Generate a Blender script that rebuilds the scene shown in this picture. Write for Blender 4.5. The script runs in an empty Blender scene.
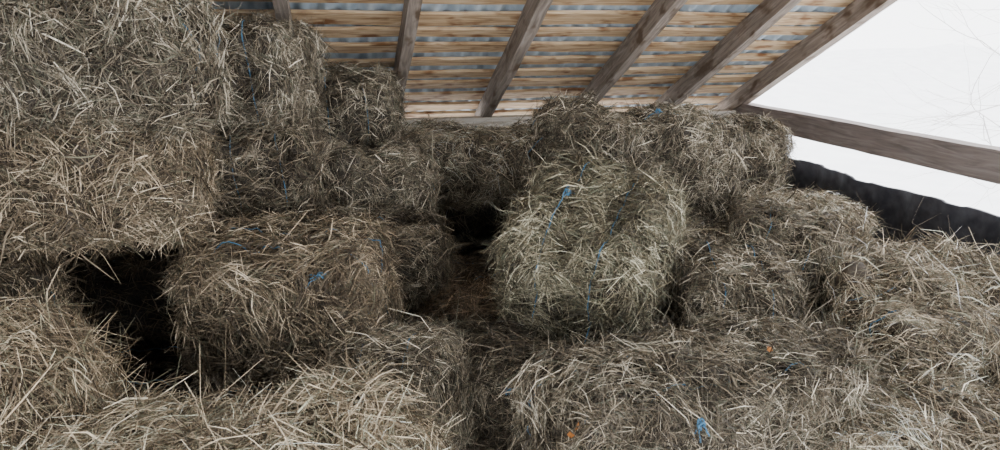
import bpy, math, random
import numpy as np
from mathutils import Vector, Euler, Matrix
random.seed(4)
S = bpy.context.scene

# ---------------------------------------------------------------- materials
def nodes(m):
    m.use_nodes = True
    return m.node_tree.nodes, m.node_tree.links, m.node_tree.nodes["Principled BSDF"]

def hay_mat():
    m = bpy.data.materials.new("hay_straw")
    n, l, b = nodes(m)
    at = n.new("ShaderNodeAttribute"); at.attribute_name = "Col"
    tc = n.new("ShaderNodeTexCoord")
    nz = n.new("ShaderNodeTexNoise"); nz.inputs["Scale"].default_value = 60; nz.inputs["Detail"].default_value = 3
    l.new(tc.outputs["Object"], nz.inputs["Vector"])
    mr = n.new("ShaderNodeMapRange"); mr.inputs["From Min"].default_value = .3; mr.inputs["From Max"].default_value = .7
    mr.inputs["To Min"].default_value = .65; mr.inputs["To Max"].default_value = 1.25
    l.new(nz.outputs["Fac"], mr.inputs["Value"])
    mx = n.new("ShaderNodeVectorMath"); mx.operation = 'SCALE'
    l.new(at.outputs["Color"], mx.inputs[0]); l.new(mr.outputs["Result"], mx.inputs["Scale"])
    l.new(mx.outputs[0], b.inputs["Base Color"])
    b.inputs["Roughness"].default_value = .62
    b.inputs["Specular IOR Level"].default_value = .32
    return m

def plain_noise(name, a, c, scale):
    m = bpy.data.materials.new(name)
    n, l, b = nodes(m)
    nz = n.new("ShaderNodeTexNoise"); nz.inputs["Scale"].default_value = scale
    cr = n.new("ShaderNodeValToRGB")
    cr.color_ramp.elements[0].color = (*a, 1); cr.color_ramp.elements[1].color = (*c, 1)
    l.new(nz.outputs["Fac"], cr.inputs[0]); l.new(cr.outputs[0], b.inputs["Base Color"])
    b.inputs["Roughness"].default_value = .5
    return m

def wood_mat(name, c1, c2, c3, axis=0, scale=1.0, knots=True):
    m = bpy.data.materials.new(name)
    n, l, b = nodes(m)
    tc = n.new("ShaderNodeTexCoord"); mp = n.new("ShaderNodeMapping")
    oi = n.new("ShaderNodeObjectInfo")
    add = n.new("ShaderNodeVectorMath"); add.operation = 'ADD'
    sc0 = n.new("ShaderNodeMath"); sc0.operation = 'MULTIPLY'; sc0.inputs[1].default_value = 37
    l.new(oi.outputs["Random"], sc0.inputs[0]); l.new(tc.outputs["Object"], add.inputs[0]); l.new(sc0.outputs[0], add.inputs[1])
    sc = [14*scale]*3; sc[axis] = 1.2*scale
    mp.inputs["Scale"].default_value = sc
    l.new(add.outputs[0], mp.inputs["Vector"])
    nz = n.new("ShaderNodeTexNoise"); nz.inputs["Scale"].default_value = 2.2; nz.inputs["Detail"].default_value = 6
    nz.inputs["Distortion"].default_value = 1.2
    l.new(mp.outputs[0], nz.inputs["Vector"])
    cr = n.new("ShaderNodeValToRGB"); e = cr.color_ramp.elements
    e[0].position = .3; e[0].color = (*c1, 1); e[1].position = .72; e[1].color = (*c3, 1)
    k = e.new(.5); k.color = (*c2, 1)
    l.new(nz.outputs["Fac"], cr.inputs[0])
    out = cr.outputs[0]
    if knots:
        mp2 = n.new("ShaderNodeMapping"); s2 = [11, 11, 11]; s2[axis] = 5.0
        mp2.inputs["Scale"].default_value = s2
        l.new(add.outputs[0], mp2.inputs["Vector"])
        n2 = n.new("ShaderNodeTexNoise"); n2.inputs["Scale"].default_value = 1; n2.inputs["Detail"].default_value = 2
        l.new(mp2.outputs[0], n2.inputs["Vector"])
        r2 = n.new("ShaderNodeMapRange"); r2.inputs["From Min"].default_value = .55; r2.inputs["From Max"].default_value = .70
        l.new(n2.outputs["Fac"], r2.inputs["Value"])
        mix = n.new("ShaderNodeMix"); mix.data_type = 'RGBA'
        l.new(r2.outputs["Result"], mix.inputs["Factor"]); l.new(out, mix.inputs["A"])
        mix.inputs["B"].default_value = (c1[0]*.75, c1[1]*.6, c1[2]*.45, 1)
        out = mix.outputs["Result"]
    l.new(out, b.inputs["Base Color"])
    bp = n.new("ShaderNodeBump"); bp.inputs["Strength"].default_value = .4; bp.inputs["Distance"].default_value = .01
    l.new(nz.outputs["Fac"], bp.inputs["Height"]); l.new(bp.outputs[0], b.inputs["Normal"])
    b.inputs["Roughness"].default_value = .75
    return m

def noise_mat(name, c1, c2, scale, rough=.8, bump=.2, metallic=0):
    m = bpy.data.materials.new(name)
    n, l, b = nodes(m)
    tc = n.new("ShaderNodeTexCoord")
    nz = n.new("ShaderNodeTexNoise"); nz.inputs["Scale"].default_value = scale; nz.inputs["Detail"].default_value = 7
    l.new(tc.outputs["Object"], nz.inputs["Vector"])
    cr = n.new("ShaderNodeValToRGB"); e = cr.color_ramp.elements
    e[0].position = .35; e[0].color = (*c1, 1); e[1].position = .68; e[1].color = (*c2, 1)
    l.new(nz.outputs["Fac"], cr.inputs[0]); l.new(cr.outputs[0], b.inputs["Base Color"])
    bp = n.new("ShaderNodeBump"); bp.inputs["Strength"].default_value = bump
    l.new(nz.outputs["Fac"], bp.inputs["Height"]); l.new(bp.outputs[0], b.inputs["Normal"])
    b.inputs["Roughness"].default_value = rough; b.inputs["Metallic"].default_value = metallic
    return m

HAY = hay_mat(); TW = plain_noise("blue_baler_twine", (.03, .085, .14), (.07, .22, .36), 90)
LEAF = plain_noise("orange_dry_leaf", (.30, .10, .02), (.55, .22, .05), 40)
RAFT = wood_mat("rafter_wood", (.15, .12, .095), (.26, .21, .17), (.39, .325, .275), axis=1)
BEAM = wood_mat("beam_wood", (.15, .125, .115), (.24, .20, .185), (.32, .28, .26), axis=1, knots=False)
BATT = wood_mat("batten_wood", (.26, .14, .06), (.54, .37, .21), (.70, .54, .36), axis=0)
PLATE = wood_mat("plate_wood", (.35, .30, .24), (.5, .45, .38), (.62, .57, .5), axis=0, knots=False)
PLANK = wood_mat("wall_planks", (.02, .018, .016), (.04, .034, .03), (.07, .06, .05), axis=2, knots=False)
SHEET = noise_mat("roof_sheet_metal", (.38, .47, .55), (.60, .68, .75), 6, .5, .05, .0)
TARP = noise_mat("dark_weathered_sheet", (.016, .017, .023), (.055, .055, .064), 9, .8, .3)
SNOW = noise_mat("snow", (.82, .83, .85), (.92, .93, .94), 1.5, .9, .1)
DIRT = noise_mat("dirt_floor", (.05, .04, .03), (.12, .10, .07), 5, .95, .4)
TWIG = noise_mat("glare_paled_twig", (.5, .48, .47), (.68, .65, .63), 20, .9, .2)  # twigs paled so that overexposure glare sits in their colour

# ---------------------------------------------------------------- mesh helpers
def mesh_obj(name, V, Q, mats, col=None, mi=None, smooth=False, loc=(0, 0, 0), rot=(0, 0, 0)):
    me = bpy.data.meshes.new(name)
    V = np.asarray(V, dtype=np.float32); Q = np.asarray(Q, dtype=np.int32)
    me.vertices.add(len(V)); me.vertices.foreach_set("co", V.ravel())
    me.loops.add(Q.size); me.loops.foreach_set("vertex_index", Q.ravel())
    me.polygons.add(len(Q))
    me.polygons.foreach_set("loop_start", np.arange(0, Q.size, 4, dtype=np.int32))
    me.polygons.foreach_set("loop_total", np.full(len(Q), 4, dtype=np.int32))
    for m in mats: me.materials.append(m)
    if mi is not None: me.polygons.foreach_set("material_index", np.asarray(mi, dtype=np.int32))
    me.update(calc_edges=True)
    if smooth: me.polygons.foreach_set("use_smooth", np.ones(len(Q), dtype=bool))
    if col is not None:
        a = me.color_attributes.new("Col", 'FLOAT_COLOR', 'POINT')
        c = np.ones((len(V), 4), dtype=np.float32); c[:, :3] = col
        a.data.foreach_set("color", c.ravel())
    ob = bpy.data.objects.new(name, me)
    ob.location = loc; ob.rotation_euler = rot
    S.collection.objects.link(ob)
    return ob

def noisef(rng, freq, k=7):
    K = rng.normal(size=(k, 3)); K /= np.linalg.norm(K, axis=1)[:, None]
    K *= freq * rng.uniform(.6, 1.5, (k, 1)) * 2*math.pi
    ph = rng.uniform(0, 6.28, k)
    return lambda P: np.sin(P @ K.T + ph).sum(1) / math.sqrt(k)

def norm(v): return v / (np.linalg.norm(v, axis=1)[:, None] + 1e-9)

PAL = np.array([[.050, .039, .027], [.138, .110, .075], [.270, .223, .155], [.125, .121, .082], [.46, .395, .29], [.67, .60, .465]])

def hay_block(name, c, dims, rot=(0, 0, 0), n=15000, tint=(1, 1, 1), seed=0, p=6.0, lump=1.15,
              lmin=.035, lmax=.175, wid=.0030, twine=True, knots=(), leaves=(), fluff=1.0, pale=1.15, dens=2.1, toff=.008):
    n = int(n*dens)
    rng = np.random.default_rng(seed + 11)
    h = np.array(dims)/2.0
    nl, nm, ns = noisef(rng, 1.7), noisef(rng, 4.5), noisef(rng, 12)
    def surf(P):
        q = P / (np.abs(P)**p).sum(1)[:, None]**(1/p)
        pos = q*h
        nr = norm(np.sign(q)*np.abs(q)**(p-1)/h)
        d = lump*(.028*nl(pos) + .020*nm(pos) + .011*ns(pos)) + .010
        if twine:
            d -= .026*np.exp(-((np.abs(pos[:, 1])-h[1]*.42)/.03)**2)
            d -= .013*(np.cos(pos[:, 0]*2*math.pi/.13) > .75)
        return pos + nr*d[:, None], nr
    g = 26; u = np.linspace(-1, 1, g); U, W = np.meshgrid(u, u, indexing='ij'); U = U.ravel(); W = W.ravel(); O = np.ones_like(U)
    Vs, Qs = [], []; off = 0
    I = np.arange(g*g).reshape(g, g)
    quad = np.stack([I[:-1, :-1], I[1:, :-1], I[1:, 1:], I[:-1, 1:]], -1).reshape(-1, 4)
    for ax in range(3):
        for sg in (-1, 1):
            P = np.zeros((g*g, 3)); P[:, ax] = sg*O; P[:, (ax+1) % 3] = U; P[:, (ax+2) % 3] = W
            v, nr = surf(P); Vs.append(v - nr*.018)
            Qs.append((quad if sg > 0 else quad[:, ::-1]) + off); off += g*g
    core = np.concatenate(Vs); cc = nm(core*3)[:, None]*.006 + np.array([.034, .026, .018])*np.array(tint)  # near-black core colour paints in the shade of cavities between straws
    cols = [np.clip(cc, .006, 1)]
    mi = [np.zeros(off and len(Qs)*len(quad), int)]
    A = np.array([h[1]*h[2], h[0]*h[2], h[0]*h[1]]); A = A/A.sum()
    ax = rng.choice(3, n, p=A); P = rng.uniform(-1, 1, (n, 3)); P[np.arange(n), ax] = rng.choice([-1, 1], n)
    nt = max(20, n//50); tuft = rng.random(n) < .42; tid = rng.integers(0, nt, n)
    P = np.where(tuft[:, None], P[tid] + rng.normal(0, .045, (n, 3)), P)
    mxp = np.abs(P).max(1)[:, None]; P = P/mxp
    pos, nr = surf(P)
    R = Euler(rot).to_matrix(); dn = np.array(R.transposed() @ Vector((0, 0, -1)))
    t1 = norm(np.cross(nr, np.array([.31, .2, .93]))); t2 = np.cross(nr, t1)
    dirn = noisef(rng, 2.2)
    ang = dirn(pos)*2.2 + rng.normal(0, .75, n)
    tang = rng.uniform(0, 6.28, nt)
    ang = np.where(tuft, tang[tid] + rng.normal(0, .25, n), ang)
    t = t1*np.cos(ang)[:, None] + t2*np.sin(ang)[:, None]
    t *= np.where(tuft, 1, rng.choice([-1, 1], n))[:, None]
    phi = np.abs(rng.normal(0, .20, n))*fluff + (rng.random(n) < .05*fluff)*rng.uniform(.2, 1.0, n)
    tphi = np.abs(rng.normal(0, .26, nt))*fluff
    phi = np.where(tuft, tphi[tid] + rng.normal(0, .12, n), phi)
    L = lmin + (lmax-lmin)*rng.random(n)**1.9
    long = rng.random(n) < .02; L = np.where(long, L*1.8, L)
    d0 = norm(t*np.cos(phi)[:, None] + nr*np.sin(phi)[:, None])
    lift = rng.random(n)**2*.022*fluff + np.where(tuft, (rng.random(nt)*.022)[tid], 0)
    root = pos - nr*.010 - t*(L*.45*rng.random(n)*np.cos(phi))[:, None] + nr*lift[:, None]
    bend = rng.normal(0, .26, (n, 3))
    mid = root + d0*(L*.5)[:, None]
    d1 = norm(d0 + bend + dn*(rng.uniform(.05, .70, n))[:, None] - nr*.10)
    tip = mid + d1*(L*.5)[:, None]
    rv = rng.normal(size=(n, 3))
    w = wid*np.clip(np.exp(rng.normal(-.1, .42, n)), .3, 2.3)*.5
    s0 = norm(np.cross(d0, rv))*w[:, None]; s1 = norm(np.cross(d1, rv))*w[:, None]
    B = np.stack([root-s0, root+s0, mid-s0, mid+s0, tip-s1*.4, tip+s1*.4], 1).reshape(-1, 3)
    b0 = (np.arange(n)*6)[:, None] + off
    q = np.concatenate([b0+np.array([0, 1, 3, 2]), b0+np.array([2, 3, 5, 4])])
    clump = noisef(rng, 3.0)(pos)*.5
    x = np.clip(rng.random(n)*1.0 + clump*.26 - .03 + np.where(tuft, rng.normal(0, .16, nt)[tid], 0), 0, .999)
    pr = np.array([.19, .25, .21, .18, .12*pale, .06*pale]); pr /= pr.sum(); cum = np.cumsum(pr)
    idx = np.searchsorted(cum, x)
    bc = PAL[np.clip(idx, 0, 5)]*rng.uniform(.75, 1.25, (n, 1))*np.array(tint)
    cols.append(np.repeat(np.clip(bc, 0, .85), 6, 0)); mi.append(np.zeros(2*n, int))
    Vs.append(B); Qs.append(q); off += len(B)
    def tube(path, r):
        nonlocal off
        m = len(path); tg = norm(np.gradient(path, axis=0)); a = norm(np.cross(tg, np.array([.3, .9, .2]))); b = np.cross(tg, a)
        th = np.arange(5)*2*math.pi/5
        ring = path[:, None, :] + r*(np.cos(th)[None, :, None]*a[:, None, :] + np.sin(th)[None, :, None]*b[:, None, :])
        Vs.append(ring.reshape(-1, 3))
        i = np.arange(m-1)[:, None]*5; j = np.arange(5)[None]; j2 = (j+1) % 5
        Qs.append(np.stack([i+j, i+j2, i+5+j2, i+5+j], -1).reshape(-1, 4)+off)
        off += m*5; cols.append(np.full((m*5, 3), .2)); mi.append(np.ones((m-1)*5, int))
    if twine:
        th = np.linspace(0, 2*math.pi, 120)
        for sy in (-.42, .42):
            Pd = np.stack([np.cos(th), np.full_like(th, 0), np.sin(th)], 1)
            mxn = np.abs(Pd[:, [0, 2]]).max(1); Pd /= mxn[:, None]; Pd[:, 1] = sy + .05*np.sin(th*2+seed)
            v, nr2 = surf(Pd); tube(v + nr2*(toff+.010*np.sin(th*5+seed))[:, None], .0033)
    for kd in knots:
        v, nr2 = surf(np.array([kd], float)); v = v[0]; nr2 = nr2[0]
        for kk in range(4):
            s = np.linspace(0, 1, 9)[:, None]
            d = norm((rng.normal(size=(1, 3))*.9 + nr2*.6))[0]
            ln = rng.uniform(.03, .08)
            path = v + nr2*.028 + d*s*ln + dn*(s**2)*.03 + rng.normal(0, .002, (9, 3))
            tube(path, .0028)
        th = np.linspace(0, 6.28*1.6, 24)
        path = v + nr2*.036 + np.stack([np.cos(th), np.sin(th), np.sin(th*1.7)], 1)*.012
        tube(path, .0036)
    for kd in leaves:
        v, nr2 = surf(np.array([kd], float)); v = v[0] + nr2[0]*.035
        a = norm(np.cross(nr2, rng.normal(size=(1, 3))))[0]; b = np.cross(nr2[0], a)
        V6 = np.array([v-a*.022, v-a*.004-b*.011, v+a*.010-b*.008+nr2[0]*.006, v+a*.024, v+a*.010+b*.009+nr2[0]*.008, v-a*.004+b*.012])
        Vs.append(V6); Qs.append(np.array([[0, 1, 4, 5], [1, 2, 3, 4]])+off); off += 6
        cols.append(np.full((6, 3), .2)); mi.append(np.full(2, 2))
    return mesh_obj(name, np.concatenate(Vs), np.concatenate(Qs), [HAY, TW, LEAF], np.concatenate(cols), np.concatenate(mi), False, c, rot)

D2 = math.radians
def E(r, p_, y): return (D2(r), D2(p_), D2(y))
GREY = (.97, .965, .97); WARM = (1.06, .985, .92); GREEN = (1.0, 1.04, .98); PALE_LIT = (1.5, 1.48, 1.48); SHADED = (.75, .72, .70); GAP_SHADE = (.45, .40, .36)  # bright tint puts light on hay into its colour; dark tints put in shade

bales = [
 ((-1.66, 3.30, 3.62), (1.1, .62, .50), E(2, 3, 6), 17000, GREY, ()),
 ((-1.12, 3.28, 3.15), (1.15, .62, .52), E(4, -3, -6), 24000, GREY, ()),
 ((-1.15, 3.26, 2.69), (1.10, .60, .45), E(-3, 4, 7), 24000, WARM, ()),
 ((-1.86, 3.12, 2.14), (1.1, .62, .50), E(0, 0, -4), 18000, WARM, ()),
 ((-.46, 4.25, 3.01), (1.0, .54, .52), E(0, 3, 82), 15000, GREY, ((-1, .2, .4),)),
 ((-.46, 4.22, 2.52), (1.0, .56, .50), E(0, -2, 94), 15000, SHADED, ()),
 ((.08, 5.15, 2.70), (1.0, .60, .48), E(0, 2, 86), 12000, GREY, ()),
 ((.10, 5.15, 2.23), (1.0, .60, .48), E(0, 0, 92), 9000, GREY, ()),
 ((1.00, 5.25, 2.26), (1.15, .60, .50), E(0, 3, -6), 15000, PALE_LIT, ()),  # lightened in colour to offset the shadow from the neighbouring bale
 ((1.06, 5.85, 1.75), (1.15, .60, .52), E(0, 0, 4), 7000, SHADED, ()),
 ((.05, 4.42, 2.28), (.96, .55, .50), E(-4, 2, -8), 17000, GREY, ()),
 ((.10, 3.92, 1.98), (.90, .50, .50), E(6, 4, -10), 14000, SHADED, ()),
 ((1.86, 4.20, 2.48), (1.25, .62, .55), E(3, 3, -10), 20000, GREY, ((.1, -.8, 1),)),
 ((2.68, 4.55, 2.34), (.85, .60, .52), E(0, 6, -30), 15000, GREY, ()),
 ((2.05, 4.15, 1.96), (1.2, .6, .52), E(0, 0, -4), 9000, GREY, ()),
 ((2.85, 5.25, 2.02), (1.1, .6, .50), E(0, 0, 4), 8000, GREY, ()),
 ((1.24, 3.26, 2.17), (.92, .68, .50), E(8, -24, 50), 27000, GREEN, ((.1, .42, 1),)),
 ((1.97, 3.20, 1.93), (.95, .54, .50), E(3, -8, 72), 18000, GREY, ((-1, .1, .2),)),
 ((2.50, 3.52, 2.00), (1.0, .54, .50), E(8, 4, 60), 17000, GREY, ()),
 ((3.12, 4.00, 1.87), (1.05, .56, .48), E(5, 9, 30), 15000, PALE_LIT, ((-.9, -.5, 1),)),
 ((3.02, 3.12, 1.79), (1.1, .60, .50), E(-9, 11, -22), 20000, PALE_LIT, ()),
 ((2.85, 2.48, 1.73), (1.1, .58, .50), E(6, 10, -10), 20000, PALE_LIT, ()),
 ((3.60, 2.55, 1.37), (1.1, .56, .5), E(0, 4, 86), 13000, PALE_LIT, ()),
 ((3.60, 4.85, 1.60), (1.1, .56, .5), E(0, 0, 88), 11000, PALE_LIT, ()),
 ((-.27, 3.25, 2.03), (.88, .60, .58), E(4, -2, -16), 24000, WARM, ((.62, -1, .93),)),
 ((.98, 3.02, 1.60), (1.0, .56, .46), E(-4, 3, 8), 18000, SHADED, ((-.75, -1, .4),)),  # shade of the centre put into the tint
 ((.85, 4.15, 1.54), (1.1, .6, .48), E(0, 0, 6), 11000, GAP_SHADE, ()),  # recess shade put into the bale colour
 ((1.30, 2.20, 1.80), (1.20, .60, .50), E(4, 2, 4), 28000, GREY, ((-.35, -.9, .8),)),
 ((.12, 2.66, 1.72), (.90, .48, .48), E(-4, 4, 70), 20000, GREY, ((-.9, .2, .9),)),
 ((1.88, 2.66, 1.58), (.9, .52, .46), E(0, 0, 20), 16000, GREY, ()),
 ((2.14, 1.98, 1.64), (1.0, .56, .48), E(5, 5, -10), 22000, PALE_LIT, ()),
 ((-1.45, 4.30, 2.28), (1.1, .56, .48), E(0, 0, 4), 7000, GAP_SHADE, ()),  # added with the next bale, dark tint standing in for the gap's shade
 ((-1.45, 4.32, 1.78), (1.1, .56, .48), E(0, 0, -3), 6000, GAP_SHADE, ()),
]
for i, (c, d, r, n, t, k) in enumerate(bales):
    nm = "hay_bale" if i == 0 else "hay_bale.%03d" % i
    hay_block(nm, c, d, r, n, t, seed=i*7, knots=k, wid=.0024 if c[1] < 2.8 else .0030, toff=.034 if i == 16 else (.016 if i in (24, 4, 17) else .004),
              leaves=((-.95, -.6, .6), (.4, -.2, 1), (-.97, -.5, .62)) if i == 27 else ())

tmpl = [hay_block("hay_bale.%03d" % (len(bales)+j), (-1.4+j*1.16, 2.4, .26), (1.08, .56, .46), (0, 0, 0), 6000, GAP_SHADE, seed=300+j, dens=1) for j in range(3)]
cnt = len(bales)+3
for lz in range(3):
    for iy in range(6):
        for ix in range(5):
            if lz == 0 and iy == 0 and ix < 3: continue
            z = .26 + lz*.48
            src = tmpl[(ix+iy+lz) % 3]
            ob = bpy.data.objects.new("hay_bale.%03d" % cnt, src.data); cnt += 1
            ob.location = (-1.4+ix*1.16+random.uniform(-.02, .02), 2.4+iy*.62, z)
            ob.rotation_euler = (0, 0, random.choice([0, math.pi])+random.uniform(-.03, .03))
            S.collection.objects.link(ob)

def heap(i, c, d, r, n, t, lm=.24, **k):
    hay_block("loose_hay" if i == 0 else "loose_hay.%03d" % i, c, d, r, n, t, seed=900+i*5, p=2.8, lump=1.6, lmin=.05, lmax=lm, wid=.0026, twine=False, fluff=1.3, **k)
heap(0, (-.48, 2.05, 1.84), (1.5, .7, .40), E(0, 3, 4), 30000, (1.45, 1.38, 1.31), pale=2)  # raised tint paints extra light onto the foreground straw
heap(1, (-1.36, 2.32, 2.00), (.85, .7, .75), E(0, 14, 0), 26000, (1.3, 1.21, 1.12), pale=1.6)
heap(2, (2.75, 1.82, 1.60), (1.0, .6, .36), E(0, 6, 0), 18000, PALE_LIT)
heap(3, (.66, 3.60, 1.70), (.6, .5, .28), E(0, 0, 0), 7000, (.62, .50, .42))  # brown tint darkened to put the hollow's shade into it
heap(4, (3.38, 3.45, 1.62), (.76, 1.4, .28), E(0, 4, 0), 14000, PALE_LIT, pale=1.5)
heap(5, (2.15, 2.55, 1.78), (.8, .6, .22), E(0, 4, 20), 10000, GREY)
heap(6, (2.95, 2.78, 2.00), (.9, .5, .16), E(0, 8, -15), 10000, PALE_LIT)

# ---------------------------------------------------------------- building
def box(name, size, loc, rot, mat, wob=0.0, seg=(1, 1, 1), seed=0):
    rng = np.random.default_rng(seed)
    h = np.array(size)/2
    f1, f2, f3 = noisef(rng, .45), noisef(rng, .45), noisef(rng, 2.0)
    Vs, Qs = [], []; off = 0
    for ax in range(3):
        a1, a2 = (ax+1) % 3, (ax+2) % 3
        g1, g2 = seg[a1]+1, seg[a2]+1
        U, W = np.meshgrid(np.linspace(-1, 1, g1), np.linspace(-1, 1, g2), indexing='ij')
        I = np.arange(g1*g2).reshape(g1, g2)
        quad = np.stack([I[:-1, :-1], I[1:, :-1], I[1:, 1:], I[:-1, 1:]], -1).reshape(-1, 4)
        for sg in (-1, 1):
            P = np.zeros((g1*g2, 3)); P[:, ax] = sg; P[:, a1] = U.ravel(); P[:, a2] = W.ravel()
            Vs.append(P*h); Qs.append((quad if sg > 0 else quad[:, ::-1])+off); off += g1*g2
    V = np.concatenate(Vs)
    if wob:
        la = int(np.argmax(h)); c0 = np.zeros_like(V); c0[:, la] = V[:, la]
        o = [i for i in range(3) if i != la]
        V2 = V.copy()
        V2[:, o[0]] += wob*(f1(c0)+.5*f3(V)); V2[:, o[1]] += wob*(.5*f2(c0)+.3*f3(V+3)) * min(1, h[o[1]]/.05)
        V = V2
    return mesh_obj(name, V, np.concatenate(Qs), [mat], loc=loc, rot=rot)

TAN = .525; SL = math.atan(TAN); Y0, Z0 = 6.5, 2.525
def roofz(y): return Z0 + (Y0-y)*TAN
ya, yb = .4, 6.85
ymid = (ya+yb)/2; slen = (yb-ya)/math.cos(SL)
rx = [-2.09, -1.22, -.31, .50, 1.36, 2.31, 3.19, 3.96]
for i, x in enumerate(rx):
    box("roof_rafter" if i == 0 else "roof_rafter.%03d" % i, (.085, slen, .17), (x, ymid, roofz(ymid)), (-SL, 0, 0), RAFT, .006, (1, 30, 1), i)
up = Vector((0, math.sin(SL), math.cos(SL)))
bat_parent = bpy.data.objects.new("roof_battens", None); S.collection.objects.link(bat_parent)
s = 0.05; k = 0
while s < slen-.05:
    y = yb - s*math.cos(SL); z = roofz(y)
    off = up*(.085+.018)
    w = random.choice([.11, .13, .15, .16])
    b = box("batten_%d" % (k+1), (6.6, w, .026), (.70, y+off.y, z+off.z), (-SL+random.uniform(-.01, .01), 0, random.uniform(-.006, .006)), BATT, .013, (90, 2, 1), 50+k)
    b.parent = bat_parent
    s += w + random.uniform(.095, .14); k += 1
nx, ny = 520, 2
X = np.linspace(-2.6, 4.01, nx); Yl = np.linspace(-slen/2-.1, slen/2+.15, ny)
XX, YY = np.meshgrid(X, Yl, indexing='ij')
V = np.stack([XX, YY, .020*np.sin(XX*2*math.pi/.15)+.145], -1).reshape(-1, 3)
I = np.arange(nx*ny).reshape(nx, ny)
Q = np.stack([I[:-1, :-1], I[1:, :-1], I[1:, 1:], I[:-1, 1:]], -1).reshape(-1, 4)
mesh_obj("roof_sheeting", V, Q, [SHEET], smooth=True, loc=(0, ymid, roofz(ymid)), rot=(-SL, 0, 0))
yr = ya; yn = -3.0; ym2 = (yr+yn)/2; sl2 = (yr-yn)/math.cos(SL)
mesh_obj("unseen_roof_slope", V*np.array([1, sl2/slen, 1]), Q, [SHEET], smooth=True, loc=(0, ym2, roofz(ya)-(ya-ym2)*TAN), rot=(SL, 0, 0))  # unseen slope behind the camera, added so light comes from the side
box("wall_plate", (6.55, .14, .15), (.66, 6.45, 2.40), (0, 0, 0), PLATE, .003, (30, 1, 1), 80)
box("gable_beam", (.14, 6.0, .20), (4.02, 3.5, 2.455), (0, 0, 0), BEAM, .006, (1, 30, 1), 81)
for i, (x, y, h) in enumerate([(4.02, .62, 2.34), (4.02, .36, 5.4), (-2.3, .2, 5.4)]):
    box("support_post" if i == 0 else "support_post.%03d" % i, (.10, .12, h), (x, y, h/2), (0, 0, 0), BEAM, .003, (1, 1, 20), 90+i)
box("wall_back", (6.6, .05, 2.32), (.70, 6.60, 1.16), (0, 0, 0), PLANK, 0, (1, 1, 1))
xl = -2.66
V = [(xl, .5, 0), (xl, 6.5, 0), (xl, 6.5, 2.4), (xl, .5, 5.4), (xl+.05, .5, 0), (xl+.05, 6.5, 0), (xl+.05, 6.5, 2.4), (xl+.05, .5, 5.4)]
mesh_obj("wall_left", V, [(0, 1, 2, 3), (7, 6, 5, 4), (0, 4, 5, 1), (1, 5, 6, 2), (2, 6, 7, 3), (3, 7, 4, 0)], [PLANK])
ny, nz = 160, 14
rw = np.random.default_rng(8); jag = np.repeat(rw.normal(0, .005, 40), 4)
Vl = []
for i in range(ny):
    y = .5+6.0*i/(ny-1)
    top = 2.095+.010*math.sin(y*5.1)+.008*math.sin(y*2.3)+jag[i]
    for j in range(nz):
        f = j/(nz-1)
        Vl.append((4.15+.02*math.sin(y*7+f*2)*f+.010*math.sin(y*19), y, top*f))
for v in list(Vl): Vl.append((v[0]+.03, v[1], v[2]))
Ql = []; N = ny*nz
for i in range(ny-1):
    for j in range(nz-1):
        a = i*nz+j; Ql.append((a, a+1, a+nz+1, a+nz)); Ql.append((a+N, a+nz+N, a+nz+1+N, a+1+N))
    a = i*nz+nz-1; Ql.append((a, a+N, a+nz+N, a+nz))
mesh_obj("wall_right", Vl, Ql, [TARP], smooth=False)
mesh_obj("floor", [(-2.7, -3, 0), (4.2, -3, 0), (4.2, 6.6, 0), (-2.7, 6.6, 0)], [(0, 1, 2, 3)], [DIRT])
g = 60; U, W = np.meshgrid(np.linspace(-60, 60, g), np.linspace(-60, 60, g), indexing='ij')
rng = np.random.default_rng(5); nf = noisef(rng, .03)
P = np.stack([U.ravel(), W.ravel(), np.zeros(g*g)], 1)
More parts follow.
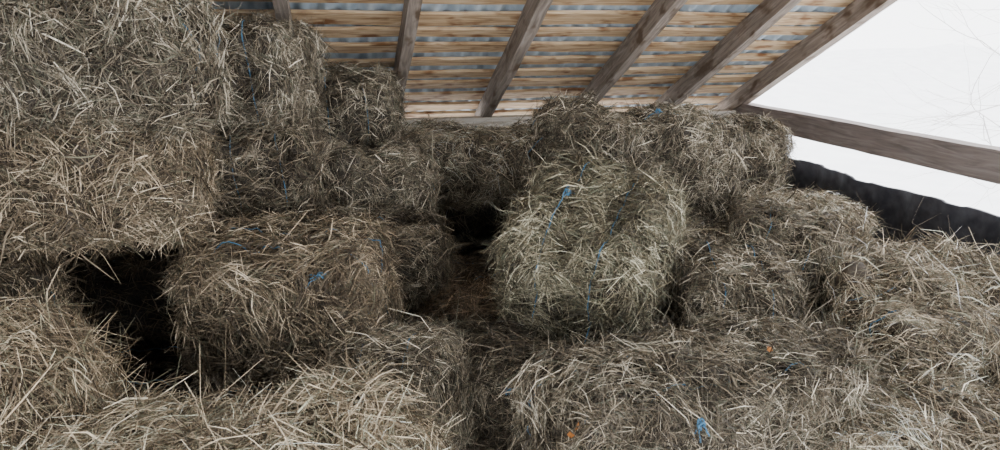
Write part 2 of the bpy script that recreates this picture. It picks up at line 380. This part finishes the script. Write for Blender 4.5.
rr = np.linalg.norm(P, axis=1); P[:, 2] = -.04 + np.clip((rr-14)/20, 0, 1)*(1.0+.8*nf(P))
I = np.arange(g*g).reshape(g, g)
mesh_obj("snowy_ground", P, np.stack([I[:-1, :-1], I[1:, :-1], I[1:, 1:], I[:-1, 1:]], -1).reshape(-1, 4), [SNOW], smooth=True)

def tree(name, base, seed):
    rnd = random.Random(seed)
    cu = bpy.data.curves.new(name, 'CURVE'); cu.dimensions = '3D'; cu.bevel_depth = 1.0; cu.bevel_resolution = 1
    def br(p, d, ln, r, lev):
        n = 8; sp = cu.splines.new('POLY'); sp.points.add(n-1); q = Vector(p); dd = Vector(d).normalized(); pts = []
        for i in range(n):
            sp.points[i].co = (*q, 1); sp.points[i].radius = r*(1-.6*i/(n-1)); pts.append((q.copy(), dd.copy()))
            dd = (dd + Vector((rnd.gauss(0, .13), rnd.gauss(0, .13), rnd.gauss(.0, .12)))).normalized(); q = q+dd*ln/(n-1)
        if lev > 0:
            for _ in range(6 if lev > 1 else 3):
                q, dd = pts[rnd.randint(2, n-1)]
                sd = (dd*.4 + Vector((rnd.gauss(-.9, .5), rnd.gauss(0, .6), rnd.gauss(0, .4)))).normalized()
                br(q, sd, ln*rnd.uniform(.5, .75), r*.40, lev-1)
    br((0, 0, 0), (0, 0, 1), 3.6, .035, 3)
    cu.materials.append(TWIG)
    ob = bpy.data.objects.new(name, cu); ob.location = base; S.collection.objects.link(ob)
tree("bare_tree", (8.6, 6.7, -.04), 3)

# ---------------------------------------------------------------- light
w = bpy.data.worlds.new("overcast_sky"); S.world = w; w.use_nodes = True
bg = w.node_tree.nodes["Background"]; bg.inputs[0].default_value = (.955, .97, 1.0, 1); bg.inputs[1].default_value = 6.3

# ---------------------------------------------------------------- camera
cam = bpy.data.cameras.new("camera"); co = bpy.data.objects.new("camera", cam); S.collection.objects.link(co)
cam.lens = 25; cam.sensor_width = 36; cam.clip_start = .02
co.location = (0, 0, 3.3)
co.rotation_euler = (D2(90-16), 0, D2(-13))
S.camera = co
